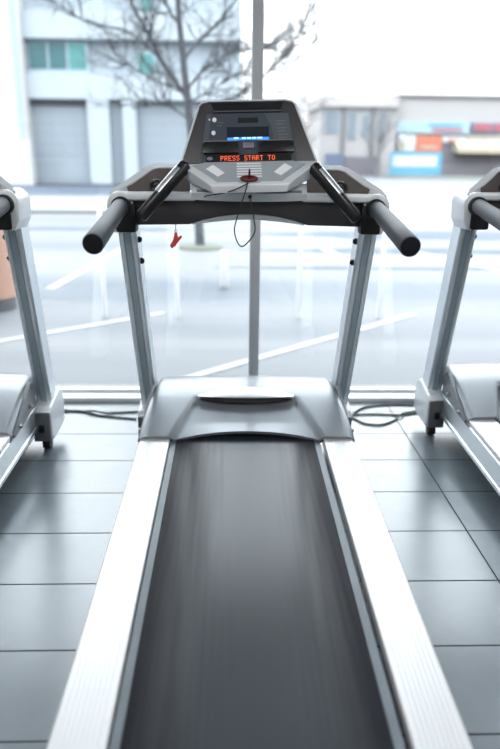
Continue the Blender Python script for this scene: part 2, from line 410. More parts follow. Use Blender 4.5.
    # ---- cross beam
    half = [(.435, 1.128), (.445, 1.075), (.425, 1.048), (.215, 1.052), (.165, 1.070), (.10, 1.082), (.04, 1.087)]
    front = [(x, z) for x, z in half]+[(-x, z) for x, z in half[::-1]]+[(-.42, 1.146), (.42, 1.146)]
    bm = NB(); prism(bm, [(x, 0, z) for x, z in front], (0, .095, 0), (0, .27, 0), .006, 2)
    bmm = link('cross_beam', bm, 'beam', root)
    bm = NB(); rings = []
    for i in range(31):
        u = i/30*2-1; x = .205*u; e = 1-abs(u)**2.2
        zt = 1.052+.036*max(0, 1-abs(u)**1.9); zb = zt-.0165*e-.001
        rings.append([(x, .088, zt), (x, .100, zt+.004), (x, .250, zt+.004), (x, .250, zb), (x, .100, zb)])
    loft(bm, rings); link('arch_trim', bm, 'silver', bmm)
    for s in (-1, 1):
        # cup holder shell: front tray, rising wedge wall behind
        bm = NB()
        prism(bm, [(s*x, y, 0) for x, y in ((.19, .072), (.44, .060), (.488, .085), (.496, .13), (.45, .25), (.19, .25))], (0, 0, 1.136), (0, 0, 1.166), .010, 3)
        path = [((.497, .085, 1.160), (.482, .080, 1.160)), ((.482, .105, 1.180), (.462, .097, 1.176)), ((.445, .130, 1.203), (.428, .117, 1.192)), ((.395, .165, 1.238), (.382, .147, 1.222)),
                ((.365, .190, 1.256), (.356, .170, 1.242)), ((.340, .205, 1.262), (.335, .183, 1.249)), ((.225, .205, 1.264), (.225, .183, 1.252))]
        rings = []
        for o_, i_ in path:
            rings.append([(s*o_[0], o_[1]+.04, 1.12), (s*(o_[0]+.002), o_[1]+.012, o_[2]-.012), (s*o_[0], o_[1], o_[2]), (s*i_[0], i_[1], i_[2]), (s*i_[0], i_[1]+.006, 1.12)])
        loft(bm, rings)
        cup = link('cup_holder', bm, 'silver', root, angle=45)
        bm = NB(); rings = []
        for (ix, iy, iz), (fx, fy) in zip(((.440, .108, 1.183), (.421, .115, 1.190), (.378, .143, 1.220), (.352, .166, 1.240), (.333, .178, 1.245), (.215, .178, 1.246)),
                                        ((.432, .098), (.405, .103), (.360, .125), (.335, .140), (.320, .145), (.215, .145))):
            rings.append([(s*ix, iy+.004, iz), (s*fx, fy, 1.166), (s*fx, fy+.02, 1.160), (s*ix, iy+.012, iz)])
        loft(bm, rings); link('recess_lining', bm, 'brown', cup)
        bm = torus(NB(), (s*.335, .125, 1.186), .018, .0060, 'y'); 
        link('bottle_ring', bm, 'black', cup)
        # outer cheek that wraps the handlebar's root
        bm = NB(); pr = []
        for a in range(0, 181, 20): pr.append((s*(.462+.047*math.cos(R(a))), 1.122+.047*math.sin(R(a))))
        pr = pr+[(s*.418, 1.04), (s*.428, 1.022), (s*.488, 1.022), (s*.506, 1.06)]
        prism(bm, [(x, 0, z) for x, z in pr], (0, .075, 0), (0, .235, 0), .007, 2)
        ck = link('handle_cheek', bm, 'silver', root)
        bm = NB(); tube(bm, [(s*.456, .050, 1.114), (s*.456, .056, 1.114), (s*.456, .08, 1.114)], [.031, .0365, .0375], 28)
        box(bm, *(sorted((s*.405, s*.478))), .060, .13, 1.024, 1.125, .010)
        link('handle_collar', bm, 'matt', root)
        # handlebar
        p0 = Vector((s*.458, .060, 1.116)); p1 = Vector((s*.460, -.440, 1.046))
        d = (p1-p0).normalized()
        bm = NB(); tube(bm, [p0, p0.lerp(p1, .3), p0.lerp(p1, .7), p1-d*.004, p1], [.0285, .0295, .0305, .0318, .0300], 32)
        hb = link('handlebar', bm, 'foam', root)
        bm = NB(); tube(bm, [p1-d*.002, p1+d*.0015, p1+d*.002], [.0290, .0285, .025], 32); link('end_cap', bm, 'foamend', hb)
        # pulse grip with chrome contact
        gp = smooth_path([(s*.246, .095, 1.268), (s*.226, .048, 1.256), (s*.300, .018, 1.172), (s*.372, -.008, 1.092), (s*.390, .030, 1.078), (s*.392, .10, 1.078)], 6)
        a0, a1 = Vector((s*.222, .046, 1.260)), Vector((s*.378, -.008, 1.086))
        dd = (a1-a0).normalized()
        bm = NB(); tube(bm, [a0-dd*.004, a0, a0+dd*.006, a1-dd*.006, a1, a1+dd*.005], [.016, .0225, .0245, .0225, .0200, .013], 24)
        tube(bm, [a1-dd*.014, a1-dd*.010+Vector((0, .03, 0)), a1+Vector((0, .115, .002))], [.0165, .016, .016], 16)
        tube(bm, [a0+dd*.010, a0+dd*.006+Vector((0, .03, 0)), a0+Vector((s*.006, .075, .006))], [.016, .016, .016], 16)
        pg = link('pulse_grip', bm, 'black', root)
        bm = NB(); uu = Vector((0, 0, 1)); uu = (uu-dd*uu.dot(dd)).normalized(); vv = dd.cross(uu)
        fwd = Vector((0, -1, 0)); fwd = (fwd-dd*fwd.dot(dd)).normalized(); out = dd.cross(fwd)*(1)
        if out.z < 0: out = -out
        rings = []
        L = (a1-a0).length
        for t in (.10, .12, .55, .57):
            rr = .0250 if t in (.12, .55) else .0238
            ring = []
            for k in range(9):
                an = R(15+65*k/8); ring.append(a0+dd*(L*t)+(fwd*math.cos(an)+out*math.sin(an))*rr)
            for k in range(8, -1, -1):
                an = R(15+65*k/8); ring.append(a0+dd*(L*t)+(fwd*math.cos(an)+out*math.sin(an))*(.021))
            rings.append(ring)
        loft(bm, rings); link('contact_plate', bm, 'chrome', pg)
    # ---- console (own frame: origin at its front lip)
    ZB = .080
    def T(x, z, off=0.):
        n = Vector((0, -.203, .10)).normalized(); return Vector((x, .10+(z-ZB)*.4926, z))+n*off
    def facepanel(bm, poly, o0, o1, w=0):
        return prism(bm, [T(x, z) for x, z in poly], T(0, ZB, o0)-T(0, ZB), T(0, ZB, o1)-T(0, ZB), w)
    rect = lambda x0, x1, z0, z1: [(x0, z0), (x1, z0), (x1, z1), (x0, z1)]
    bm = NB()
    topd = [(-.135, 0, .010), (.135, 0, .010), (.236, .085, .074), (.240, .105, .089), (.235, .20, .092), (-.235, .20, .092), (-.240, .105, .089), (-.236, .085, .074)]
    bot = [(-.125, .004, -.018), (.125, .004, -.018), (.200, .09, .012), (.215, .105, .02), (.21, .20, .02), (-.21, .20, .02), (-.215, .105, .02), (-.200, .09, .012)]
    F = loft(bm, [bot, topd]); bmesh.ops.recalc_face_normals(bm, faces=F); bevel(bm, list({e for q in F for e in q.edges}), .005, 2)
    con = link('console', bm, 'silver', root, angle=40)
    con.location = (0, -.040, 1.19); con.rotation_euler = (0, R(-1.8), 0)
    # display tower
    bm = NB()
    fr = [T(-.238, .080), T(.238, .080), T(.172, .268), T(.160, .281), T(.135, .286), T(-.135, .286), T(-.160, .281), T(-.172, .268)]
    bk = [(p.x*.88, .255+.03*(p.z-.08)/.2, p.z-.01) for p in fr]
    F = loft(bm, [fr, bk]); bmesh.ops.recalc_face_normals(bm, faces=F); bevel(bm, list({e for q in F for e in q.edges}), .004, 2)
    link('display_housing', bm, 'towergrey', con, angle=40)
    bm = NB()   # bright edge strip round the tower
    for s in (-1, 1):
        facepanel(bm, [(s*.240, .082), (s*.234, .082), (s*.170, .266), (s*.176, .270)], -.004, .003)
    facepanel(bm, [(-.172, .270), (-.176, .270), (-.162, .285), (-.136, .290), (.136, .290), (.162, .285), (.176, .270), (.172, .270), (.158, .281), (.135, .2855), (-.135, .2855), (-.158, .281)], -.004, .003)
    link('edge_trim', bm, 'silver', con, smooth=False)
    bm = NB(); facepanel(bm, [(-.168, .079), (.168, .079), (.166, .10), (.146, .240), (.142, .244), (-.142, .244), (-.146, .240), (-.166, .10)], 0, .005, .0015)
    link('display_panel', bm, 'bezel', con, smooth=False)
    bm = NB(); facepanel(bm, [(-.116, .249), (.116, .249), (.130, .281), (-.130, .281)], 0, .0035, .001); link('reading_ledge', bm, 'black', con, smooth=False)
    bm = NB(); facepanel(bm, rect(-.120, .120, .2475, .2515), 0, .009, .001); link('ledge_lip', bm, 'darkgrey', con, smooth=False)
    bm = NB(); facepanel(bm, [(.060, .242), (.142, .242), (.160, .130), (.095, .130), (.082, .20)], .004, .0056); link('smoked_overlay', bm, 'bezelgrey', con, smooth=False)
    bm = NB(); facepanel(bm, [(-.142, .242), (-.128, .242), (-.133, .20), (-.140, .146), (-.160, .146)], .004, .0056); link('smoked_overlay', bm, 'bezelgrey', con, smooth=False)
    bm = NB(); facepanel(bm, rect(-.034, .037, .211, .228), .004, .0065, .001); link('name_badge', bm, 'matt', con, smooth=False)
    bm = NB(); facepanel(bm, rect(-.074, .074, .152, .197), .004, .0065, .001); link('lcd_screen', bm, 'lcd', con, smooth=False)
    bm = NB(); facepanel(bm, rect(-.073, .073, .1525, .161), .006, .0072); link('lcd_glow', bm, 'blue', con, smooth=False)
    bm = NB()
    for x0, w_ in ((-.050, .016), (-.022, .014), (-.004, .014), (.014, .014), (.032, .018)): facepanel(bm, rect(x0, x0+w_, .1565, .1615), .0068, .0078)
    link('lcd_digits', bm, 'bluetext', con, smooth=False)
    for s in (-1, 1):
        bm = NB(); facepanel(bm, [(s*.033, .107), (s*.158, .107), (s*.161, .132), (s*.154, .144), (s*.036, .144)], .003, .018, .003)
        pk = link('display_visor', bm, 'black', con)
        bm = NB(); facepanel(bm, [(s*.036, .1445), (s*.154, .1445), (s*.156, .1480), (s*.034, .1480)], .003, .0175, .001); link('visor_lit_edge', bm, 'midgrey', pk, smooth=False)  # paler strip: light on the visor's top edge put into the colour
    bm = NB(); facepanel(bm, rect(-.019, .020, .124, .143), .003, .012, .002); link('centre_button', bm, 'midgrey', con)
    bm = NB(); facepanel(bm, rect(-.150, .150, .0815, .1045), .004, .0062, .001); link('led_display', bm, 'black', con, smooth=False)
    # dot-matrix lettering
    FONT = {'P': ('11110', '10001', '10001', '11110', '10000', '10000', '10000'), 'R': ('11110', '10001', '10001', '11110', '10100', '10010', '10001'),
            'E': ('11111', '10000', '10000', '11110', '10000', '10000', '11111'), 'S': ('01111', '10000', '10000', '01110', '00001', '00001', '11110'),
            'T': ('11111', '00100', '00100', '00100', '00100', '00100', '00100'), 'A': ('01110', '10001', '10001', '11111', '10001', '10001', '10001'),
            'O': ('01110', '10001', '10001', '10001', '10001', '10001', '01110'), ' ': ('00000',)*7}
    msg = 'PRESS START TO'; bm = NB(); cw = .0138; d = .00215; x0 = -.098
    for ci, ch in enumerate(msg):
        for r_, row in enumerate(FONT[ch]):
            for c_, b_ in enumerate(row):
                if b_ == '1':
                    xx = x0+ci*cw+c_*d; zz = .1005-r_*.0023
                    facepanel(bm, rect(xx, xx+d*.72, zz-.0017, zz), .006, .0070)
    link('led_text', bm, 'orange', con, smooth=False)
    bm = NB(); facepanel(bm, [(-.136+.011*math.cos(a)*1.0, .0925+.006*math.sin(a)) for a in [2*math.pi*k/16 for k in range(16)]], .005, .0075); link('indicator_lens', bm, 'midgrey', con, smooth=False)
    for x, z, r_ in ((-.117, .222, .0075), (-.121, .178, .0075), (-.134, .223, .0030)):
        bm = NB(); facepanel(bm, [(x+r_*math.cos(a), z+r_*math.sin(a)) for a in [2*math.pi*k/18 for k in range(18)]], .004, .0085, .001); link('panel_button', bm, 'print_', con)
    bm = NB()
    for z, x0, x1 in ((.214, .100, .134), (.204, .098, .130), (.190, .104, .138), (.180, .104, .132), (.168, .106, .140), (.158, .108, .136)): facepanel(bm, rect(x0, x1, z, z+.0022), .0052, .0060)
    link('panel_print', bm, 'midgrey', con, smooth=False); bm = NB()
    for z, x0, x1 in ((.212, -.108, -.082), (.202, -.110, -.090)): facepanel(bm, rect(x0, x1, z, z+.0016), .0048, .0056)
    link('panel_print', bm, 'midgrey', con, smooth=False)
    # keypad film and its printed lines on the sloping shelf
    def K(x, y, off): 
        n = Vector((0, -.75, 1)).normalized(); return Vector((x, y, .010+.75*y))+n*off
    def keypanel(bm, poly, o0, o1):
        return prism(bm, [K(x, y, 0) for x, y in poly], K(0, 0, o0)-K(0, 0, 0), K(0, 0, o1)-K(0, 0, 0))
    bm = NB(); keypanel(bm, [(-.110, .012), (-.040, .012), (-.030, .006), (.030, .006), (.040, .012), (.110, .012), (.196, .084), (.150, .098), (-.150, .098), (-.196, .084)], -.002, .0012)
    kp = link('keypad', bm, 'keypad', con, smooth=False)
    bm = NB()
    for k in range(6): keypanel(bm, [(-.043, .030+.011*k), (.043, .030+.011*k), (.043, .035+.011*k), (-.043, .035+.011*k)], .001, .0018)
    for s in (-1, 1):
        keypanel(bm, [(s*.108, .034), (s*.150, .068), (s*.125, .086), (s*.085, .050)], .001, .0018)
    link('key_lines', bm, 'print_', kp, smooth=False)
    # neck between console and beam
    bm = NB(); rings = []
    for i in range(25):
        u = i/24*2-1; x = .205*u; e = 1-u*u
        rings.append([(x, .060-.030*e, 1.180), (x, .052-.032*e, 1.166), (x, .066-.026*e, 1.142-.004*e), (x, .20, 1.140), (x, .20, 1.20), (x, .075, 1.20)])
    loft(bm, rings); nk = link('console_neck', bm, 'silver', root)
    bm = NB(); rings = []
    for i in range(25):
        u = i/24*2-1; x = .186*u; e = 1-u*u
        rings.append([(x, .050-.028*e, 1.178), (x, .046-.028*e, 1.171), (x, .052-.028*e, 1.166), (x, .080, 1.166), (x, .080, 1.178)])
    loft(bm, rings); link('neck_seam', bm, 'midgrey', nk)
    bm = NB(); tube(bm, [(.002, .026, 1.156), (.002, .016, 1.156), (.002, .014, 1.156)], [.007, .006, .004], 14); link('key_socket', bm, 'black', nk)
    return root

def copy_tree(o, parent=None):
    c = o.copy(); COL.objects.link(c); c.parent = parent
    for ch in [x for x in list(KIDS.get(o.name, []))]: copy_tree(ch, c)
    return c

tm = make_treadmill()
tm.location = (.073, 2.40, 0); tm.rotation_euler = (0, 0, -.0065)
KIDS = {}
for o in COL.objects:
    if o.parent: KIDS.setdefault(o.parent.name, []).append(o)
tag(tm, 'whole grey treadmill in the middle, its orange lit display reading PRESS START TO', 'treadmill', 'treadmills facing the window')
left = copy_tree(tm); left.location = (-1.268, 2.445, 0); left.rotation_euler = (0, 0, 0)
tag(left, 'treadmill cut off by the left edge of the photo, peach bin outside behind it', 'treadmill', 'treadmills facing the window')
right = copy_tree(tm); right.location = (1.432, 2.60, 0); right.rotation_euler = (0, 0, 0)
tag(right, 'treadmill cut off by the right edge of the photo, looped cable beside its foot', 'treadmill', 'treadmills facing the window')

# ------------------------------------------------------------------ safety key with lanyard and clip
sk = empty('safety_key', (.073, 2.40, 0), -.0065)
tag(sk, 'dark red safety key on the console shelf with black lanyard and red clip', 'safety key')
def on_shelf(x, y, off):
    n = Vector((0, -.75, 1)).normalized(); return Vector((x, y-.040, 1.20+.75*y))+n*off
bm = NB(); rings = []
for r_, h in ((.030, .0028), (.031, .006), (.030, .010), (.024, .012)):
    rings.append([on_shelf(-.003+r_*math.cos(a), (.018+r_*.36*math.sin(a)), h) for a in [2*math.pi*k/28 for k in range(28)]])
loft(bm, rings); mg = link('magnet', bm, 'red', sk)
bm = NB(); prism(bm, [on_shelf(-.006, .022, .010), on_shelf(.002, .022, .010), on_shelf(.001, .022, .040), on_shelf(-.005, .022, .040)], (0, -.009, -.003), (0, .009, .003), .002); link('pull_tab', bm, 'red', mg)
bm = NB(); tube(bm, smooth_path([(-.006, -.040, 1.212), (-.018, -.055, 1.170), (-.045, -.056, 1.085), (-.052, -.056, 1.045), (-.040, -.056, 1.005), (-.024, -.056, .994), (-.004, -.056, 1.010), (.018, -.056, 1.045), (.014, -.050, 1.09), (.005, -.035, 1.135), (.002, -.004, 1.154)], 8), .0022, 8)
link('lanyard_loop', bm, 'rubber', sk)
bm = NB(); tube(bm, smooth_path([(-.006, -.046, 1.205), (-.050, -.045, 1.183), (-.100, -.020, 1.168), (-.140, .020, 1.160), (-.165, .060, 1.150), (-.20, .13, 1.125), (-.255, .125, 1.07), (-.267, .110, 1.048)], 8), .0021, 8)
link('lanyard_cord', bm, 'rubber', sk)
bm = NB()
tube(bm, [(-.267, .110, 1.048), (-.267, .110, 1.030)], .002, 8)
torus(bm, (-.267, .110, 1.026), .005, .0016, 'y', 14, 6)
link('clip_swivel', bm, 'chrome', sk)
bm = NB()
prism(bm, [(-.271, 0, 1.022), (-.262, 0, 1.022), (-.259, 0, .998), (-.268, 0, .972), (-.286, 0, .966), (-.290, 0, .975), (-.278, 0, .995)], (0, .102, 0), (0, .118, 0), .003)
prism(bm, [(-.268, 0, .998), (-.248, 0, 1.012), (-.243, 0, 1.006), (-.262, 0, .982), (-.281, 0, .963), (-.287, 0, .967)], (0, .104, 0), (0, .116, 0), .003)
link('clip', bm, 'clipred', sk)

# ------------------------------------------------------------------ room shell
YW = 3.55; XA, XB, YB, ZC = -4.2, 4.4, -4.5, 3.0
def struct(name, bm, m, parent=None, smooth=False):
    o = link(name, bm, m, parent, smooth=smooth)
    if not parent: o['kind'] = 'structure'
    return o
struct('floor', boxbm(XA, XB, YB, YW+.14, -.10, 0), 'tile')
struct('ceiling', boxbm(XA, XB, YB, YW+.14, ZC, ZC+.12), 'ceil')
struct('wall_left', boxbm(XA-.15, XA, YB, YW+.14, -.1, ZC+.12), 'white')
struct('wall_right', boxbm(XB, XB+.15, YB, YW+.14, -.1, ZC+.12), 'white')
struct('wall_back', boxbm(XA-.15, XB+.15, YB-.15, YB, -.1, ZC+.12), 'white')
# glazed front: windows between grey mullions
mull = [-4.17, -3.06, -1.46, .140, 1.74, 3.34, 4.37]
for i, (a, b) in enumerate(zip(mull, mull[1:])):
    w = struct('window_%d' % (i+1), boxbm(a, b, YW-.085, YW+.06, 0, .024, w=.003), 'sillalu')
    link('top_frame', boxbm(a, b, YW, YW+.06, ZC-.06, ZC, w=.003), 'frame', w, smooth=False)
    link('glazing_bead', boxbm(a+.026, b-.026, YW+.012, YW+.048, .024, .040, w=.003), 'sillalu', w, smooth=False)
    link('pane', boxbm(a+.02, b-.02, YW+.026, YW+.034, .045, ZC-.055), 'glass', w, smooth=False)
for i, x in enumerate(mull):
    bm = boxbm(x-.027, x+.027, YW-.012, YW+.075, .0, ZC, w=.003)
    struct('trim_%d' % (i+1), bm, 'frame')

# unseen ceiling fill lamps, added to brighten the machines and the room
for i, (x, y) in enumerate(((-1.6, .4), (1.6, .4), (-1.6, -1.1), (1.6, -1.1))):
    L = empty('ceiling_fill', (x, y, ZC))
    tag(L, 'long white unseen ceiling fill lamp %s' % ('over the runner side, left', 'over the runner side, right', 'by the back wall, left', 'by the back wall, right')[i], 'lamp', 'added ceiling fill lamps')
    link('fill_body', boxbm(-.75, .75, -.10, .10, -.05, -.001, w=.006), 'white', L)
    link('diffuser', boxbm(-.72, .72, -.08, .08, -.062, -.049, w=.005), 'fillglow', L)
    ld = bpy.data.lights.new('fill_light', 'AREA'); ld.shape = 'RECTANGLE'; ld.size = 1.4; ld.size_y = .16; ld.energy = 34; ld.color = (1, .98, .95)
    lo = bpy.data.objects.new('fill_light', ld); COL.objects.link(lo); lo.parent = L; lo.location = (0, 0, -.066)

# cables lying behind the machines
def cable(label, pts):
    bm = NB(); tube(bm, smooth_path([(p[0], p[1], p[2] if len(p) > 2 else .0055) for p in pts], 8), .005, 8)
    tag(link('power_cable', bm, 'cord'), label, 'cable', 'cables on the floor by the window')
cable('grey cable curving towards the window sill, left of the middle treadmill, front one', [(-.90, 3.335), (-.751, 3.304), (-.663, 3.254), (-.556, 3.226), (-.47, 3.205)])
cable('grey cable left of the middle treadmill, the one nearer the window at its foot', [(-.90, 3.300), (-.79, 3.322), (-.76, 3.312, .0060), (-.70, 3.288, .0165), (-.64, 3.284, .0065), (-.567, 3.297), (-.46, 3.312)])
cable('grey cable making a wide loop on the floor right of the middle treadmill', [(.60, 3.12), (.624, 3.176), (.665, 3.288), (.744, 3.375), (.862, 3.410), (.96, 3.412), (1.06, 3.405)])
cable('grey cable bowing towards the room beside the right treadmill foot', [(.61, 3.25), (.655, 3.203), (.695, 3.142), (.772, 3.125), (.84, 3.17), (.88, 3.215, .006), (.91, 3.250, .0165), (.945, 3.288, .007), (1.04, 3.335)])
cable('thin grey cable running straight across the floor inside the looped one', [(.640, 3.262), (.772, 3.272), (.90, 3.262), (1.03, 3.300)])

# ------------------------------------------------------------------ outside
G = -.12
struct('ground', boxbm(-60, 70, YW+.15, 120, G-.2, G), 'asphalt')
M.update(  # wall and bark colours paled to stand in for haze
    concrete=mat('pale_concrete', (0.134, 0.136, 0.139), .8, noise=(2, .06)),
    kerb=mat('kerb_stone', (0.077, 0.081, 0.086), .8),
    roadpaint=mat('road_paint', (0.202, 0.202, 0.198), .7, noise=(6, .1)),
    post=mat('reflection_white', (0.464, 0.464, 0.464), .6),
    bark=mat('bark', (0.041, 0.044, 0.050), .9, noise=(8, .25)),
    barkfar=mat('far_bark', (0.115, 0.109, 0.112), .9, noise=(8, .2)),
    verge=mat('verge_grass', (.075, .080, .062), .9, noise=(5, .2)),
    wallA=panel_wall_mat('pale_cladding', (0.226, 0.266, 0.297), 1.2, .55, .95, .015),
    bandA=mat('pale_band', (0.266, 0.298, 0.321), .8, noise=(1, .03)),
    garage=panel_wall_mat('garage_slats', (0.171, 0.200, 0.226), 1.0, .45, .88, .03),
    soffit=mat('grey_soffit', (0.054, 0.054, 0.063), .8),
    teal=mat('teal_window_glass', (0.029, 0.096, 0.107), .15, noise=(.35, .7)),
    tealpale=mat('pale_teal_window_glass', (0.056, 0.191, 0.186), .15, noise=(.35, .6)),
    winframe=mat('pale_blue_window_frame', (0.223, 0.283, 0.324), .5),
    pier=mat('white_pier', (0.331, 0.331, 0.331), .8),
    beige=mat('beige_render', (0.261, 0.251, 0.248), .8, noise=(.4, .04)),
    beigeband=mat('warm_roof_band', (0.310, 0.291, 0.286), .8),
    greypane=mat('grey_blue_glass', (0.122, 0.146, 0.168), .3, noise=(.4, .3)),
    shop=mat('grey_shopfront', (0.102, 0.095, 0.108), .6, noise=(.6, .15)),
    sky_sign=mat('pale_blue_sign', (0.211, 0.293, 0.334), .6),
    bluesign=mat('blue_banner', (0.056, 0.203, 0.293), .6),
    whitesign=mat('white_banner', (0.347, 0.365, 0.378), .6),
    orangesign=mat('orange_sign', (0.328, 0.100, 0.058), .6),
    redsign=mat('red_sign', (0.244, 0.054, 0.071), .6),
    cream=mat('cream_awning', (0.292, 0.253, 0.194), .7),
    brick=mat('pink_house', (0.259, 0.195, 0.181), .8, noise=(2, .1)),
    darkblue=mat('navy_panel', (0.072, 0.094, 0.144), .6),
    ruts=mat('dark_asphalt', (.060, .071, .085), .75, spec=.15, noise=(2, .15)),
    drive=mat('shaded_drive', (.050, .062, .080), .8, spec=.2, noise=(1, .1)),
    peach=mat('peach_bin', (0.279, 0.162, 0.117), .6, noise=(5, .05)),
)
# forecourt step outside the window
struct('pavement', boxbm(-6, 8, YW+.15, YW+.30, G, -.03), 'concrete')

# darker ragged strips laid across the road
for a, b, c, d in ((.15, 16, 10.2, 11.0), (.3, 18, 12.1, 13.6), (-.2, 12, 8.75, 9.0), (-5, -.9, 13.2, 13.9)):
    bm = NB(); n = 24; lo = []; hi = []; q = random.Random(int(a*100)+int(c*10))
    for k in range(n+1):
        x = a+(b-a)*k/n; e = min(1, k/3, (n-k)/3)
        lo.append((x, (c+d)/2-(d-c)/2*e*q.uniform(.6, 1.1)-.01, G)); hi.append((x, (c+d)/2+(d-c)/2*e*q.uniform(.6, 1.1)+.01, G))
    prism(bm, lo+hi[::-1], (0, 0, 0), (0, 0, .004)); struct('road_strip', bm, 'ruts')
# white bay lines
def line(label, a, b, w):
    a = Vector((*a, G)); b = Vector((*b, G)); n = Vector((-(b-a).y, (b-a).x, 0)).normalized()*(w/2)
    bm = NB(); prism(bm, [a-n, b-n, b+n, a+n], (0, 0, .0), (0, 0, .006))
    tag(link('painted_line', bm, 'roadpaint', smooth=False), label, 'road marking', 'white bay lines on the asphalt')
line('white bay line crossing behind the left upright of the middle treadmill', (-3.2, 3.96), (-.60, 6.16), .085)
line('white bay line rising from the hood of the middle treadmill to the right', (-.50, 4.02), (1.75, 6.15), .085)
line('white line slanting away beyond the left handlebar end of the middle treadmill', (-1.95, 7.3), (-1.60, 11.2), .10)
line('short white line between the two right-hand uprights, near the right treadmill', (2.9, 10.6), (4.0, 7.6), .12)
line('short white line just inside the right upright of the middle treadmill', (1.54, 10.8), (1.70, 9.2), .14)
# reflection streaks in the window glass, built as a row of thin posts
for lab, x in (('thin white window reflection built as a post under the left handlebar end of the middle treadmill', -1.12), ('thin white window reflection built as a post below the hanging red clip', -.46),
               ('thin white window reflection built as a post just right of the window mullion', .64), ('thin white post right of the middle treadmill\'s right upright', 1.385)):
    p = empty('reflection_post', (x, 6.0, G)); tag(p, lab, 'post', 'window reflections built as posts outside')
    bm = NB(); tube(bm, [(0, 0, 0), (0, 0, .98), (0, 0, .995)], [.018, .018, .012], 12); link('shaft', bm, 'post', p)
b_ = NB(); prism(b_, [(-.05, 0, 0), (.05, 0, 0), (.035, 0, .40), (-.035, 0, .40)], (0, -.05, 0), (0, .05, 0), .012); o = link('reflection_block', b_, 'post'); o.location = (-.045, 7.5, G)  # white reflection in the glass, built as a solid block
tag(o, 'short stubby white window reflection built as a block on the asphalt, left of the window mullion', 'reflection')
# peach bin with dark foot
bn = empty('litter_bin', (-2.32, 6.35, G)); tag(bn, 'peach round bin on a dark foot outside, behind the left treadmill', 'bin')
bm = NB(); tube(bm, [(0, 0, .12), (0, 0, .86), (0, 0, .90)], [.30, .30, .27], 28); link('bin_body', bm, 'peach', bn)
bm = NB(); tube(bm, [(0, 0, 0), (0, 0, .12)], [.29, .29], 28); link('bin_foot', bm, 'soffit', bn)

# ---- bare street tree
def branch_tree(name, base, limbs, twig_seed, trunk_pts, trunk_r, m, label, group=None, tw_len=.7, limb_k=1.0, density=.7, tw_r=.007):
    rnd = random.Random(twig_seed)
    t = empty(name, base); tag(t, label, 'tree', group)
    bm = NB(); tube(bm, smooth_path(trunk_pts, 5), [trunk_r[0]+(trunk_r[1]-trunk_r[0])*k/((len(trunk_pts)-1)*5) for k in range((len(trunk_pts)-1)*5+1)], 10)
    link('trunk', bm, m, t)
    bw = NB()
    def twig(p, d, L, r, lev):
        n = 5; pts = [p]; q = p.copy(); dd = d.copy()
        for k in range(n):
            dd = (dd+Vector((rnd.uniform(-.28, .28), rnd.uniform(-.28, .28), rnd.uniform(-.2, .26)))).normalized(); q = q+dd*(L/n); pts.append(q.copy())
        tube(bw, pts, [r*(1-.75*k/n) for k in range(n+1)], 5)
        if lev:
            for k in range(rnd.randint(3, 4)):
                i = rnd.randint(1, n); sd = (dd+Vector((rnd.uniform(-1, 1), rnd.uniform(-1, 1), rnd.uniform(-.5, .8)))).normalized()
                twig(pts[i], sd, L*rnd.uniform(.45, .7), r*.5, lev-1)
    for pts, r0, r1 in limbs:
        P = smooth_path(pts, 5); bm = NB(); tube(bm, P, [limb_k*(r0+(r1-r0)*k/(len(P)-1)) for k in range(len(P))], 8); link('limb', bm, m, t)
        for k in range(max(3, int(len(P)*density))):
            i = rnd.randint(2, len(P)-1); d = (P[i]-P[i-1]).normalized()
            sd = (d*.8+Vector((rnd.uniform(-1, 1), rnd.uniform(-1, 1), rnd.uniform(-.5, .9)))).normalized()
            twig(P[i], sd, tw_len*rnd.uniform(.5, 1.1), max(tw_r, r1*.6), 2)
    w = link('twigs', bw, m, t); w['kind'] = 'stuff'
    return t
tx, ty = -.45, 10.81
def L(*pts): return [(x-tx, y, z-G) for x, y, z in pts]
limbs = [
    (L((-.62, .05, 2.05), (-.95, .0, 2.50), (-1.14, -.2, 2.87), (-1.35, -.3, 3.25), (-1.5, -.3, 3.9)), .055, .02),
    (L((-1.00, .0, 2.58), (-1.30, .2, 2.83), (-1.57, .3, 3.0), (-2.0, .3, 3.06), (-2.41, .2, 3.24), (-2.9, .2, 3.5)), .035, .012),
    (L((-.62, 0, 2.05), (-.86, .3, 2.25), (-1.1, .5, 2.3), (-1.55, .6, 2.55), (-1.74, .6, 2.60)), .03, .010),
    (L((-.60, .0, 1.75), (-.85, -.2, 1.9), (-1.03, -.3, 1.92), (-1.4, -.3, 1.88)), .022, .008),
    (L((-.62, 0, 2.15), (-.42, -.2, 2.36), (-.2, -.3, 2.5), (.02, -.3, 2.62), (.31, -.3, 2.70), (.7, -.3, 2.75)), .030, .012),
    (L((-.67, 0, 2.55), (-.45, .2, 2.85), (-.2, .3, 3.08), (.09, .3, 3.41), (.3, .3, 3.8)), .042, .02),
    (L((-.58, 0, 1.70), (-.2, .1, 1.95), (.1, .2, 2.08), (.54, .2, 2.40), (.80, .2, 2.64), (1.04, .2, 2.97), (1.20, .2, 3.43), (1.3, .2, 3.9)), .032, .018),
    (L((-.60, 0, 2.0), (-.3, -.3, 2.1), (0, -.4, 2.28), (.3, -.4, 2.33)), .018, .008),
    (L((-.70, 0, 3.0), (-.95, .3, 3.4), (-1.1, .3, 3.9)), .035, .015),
    (L((.72, .2, 2.56), (1.0, .3, 2.62), (1.3, .3, 2.9)), .014, .006),
]
branch_tree('bare_tree', (tx, ty, G+.05), limbs, 5, [(0, 0, 0), (-.02, 0, .36), (-.10, 0, 1.5), (-.17, 0, 2.2), (-.22, 0, 2.75), (-.28, 0, 3.5), (-.25, 0, 4.6)], (.080, .034), 'bark',
            'bare dark tree in front of the pale building, left of the mullion', tw_len=.85, limb_k=.66, density=.85, tw_r=.011)
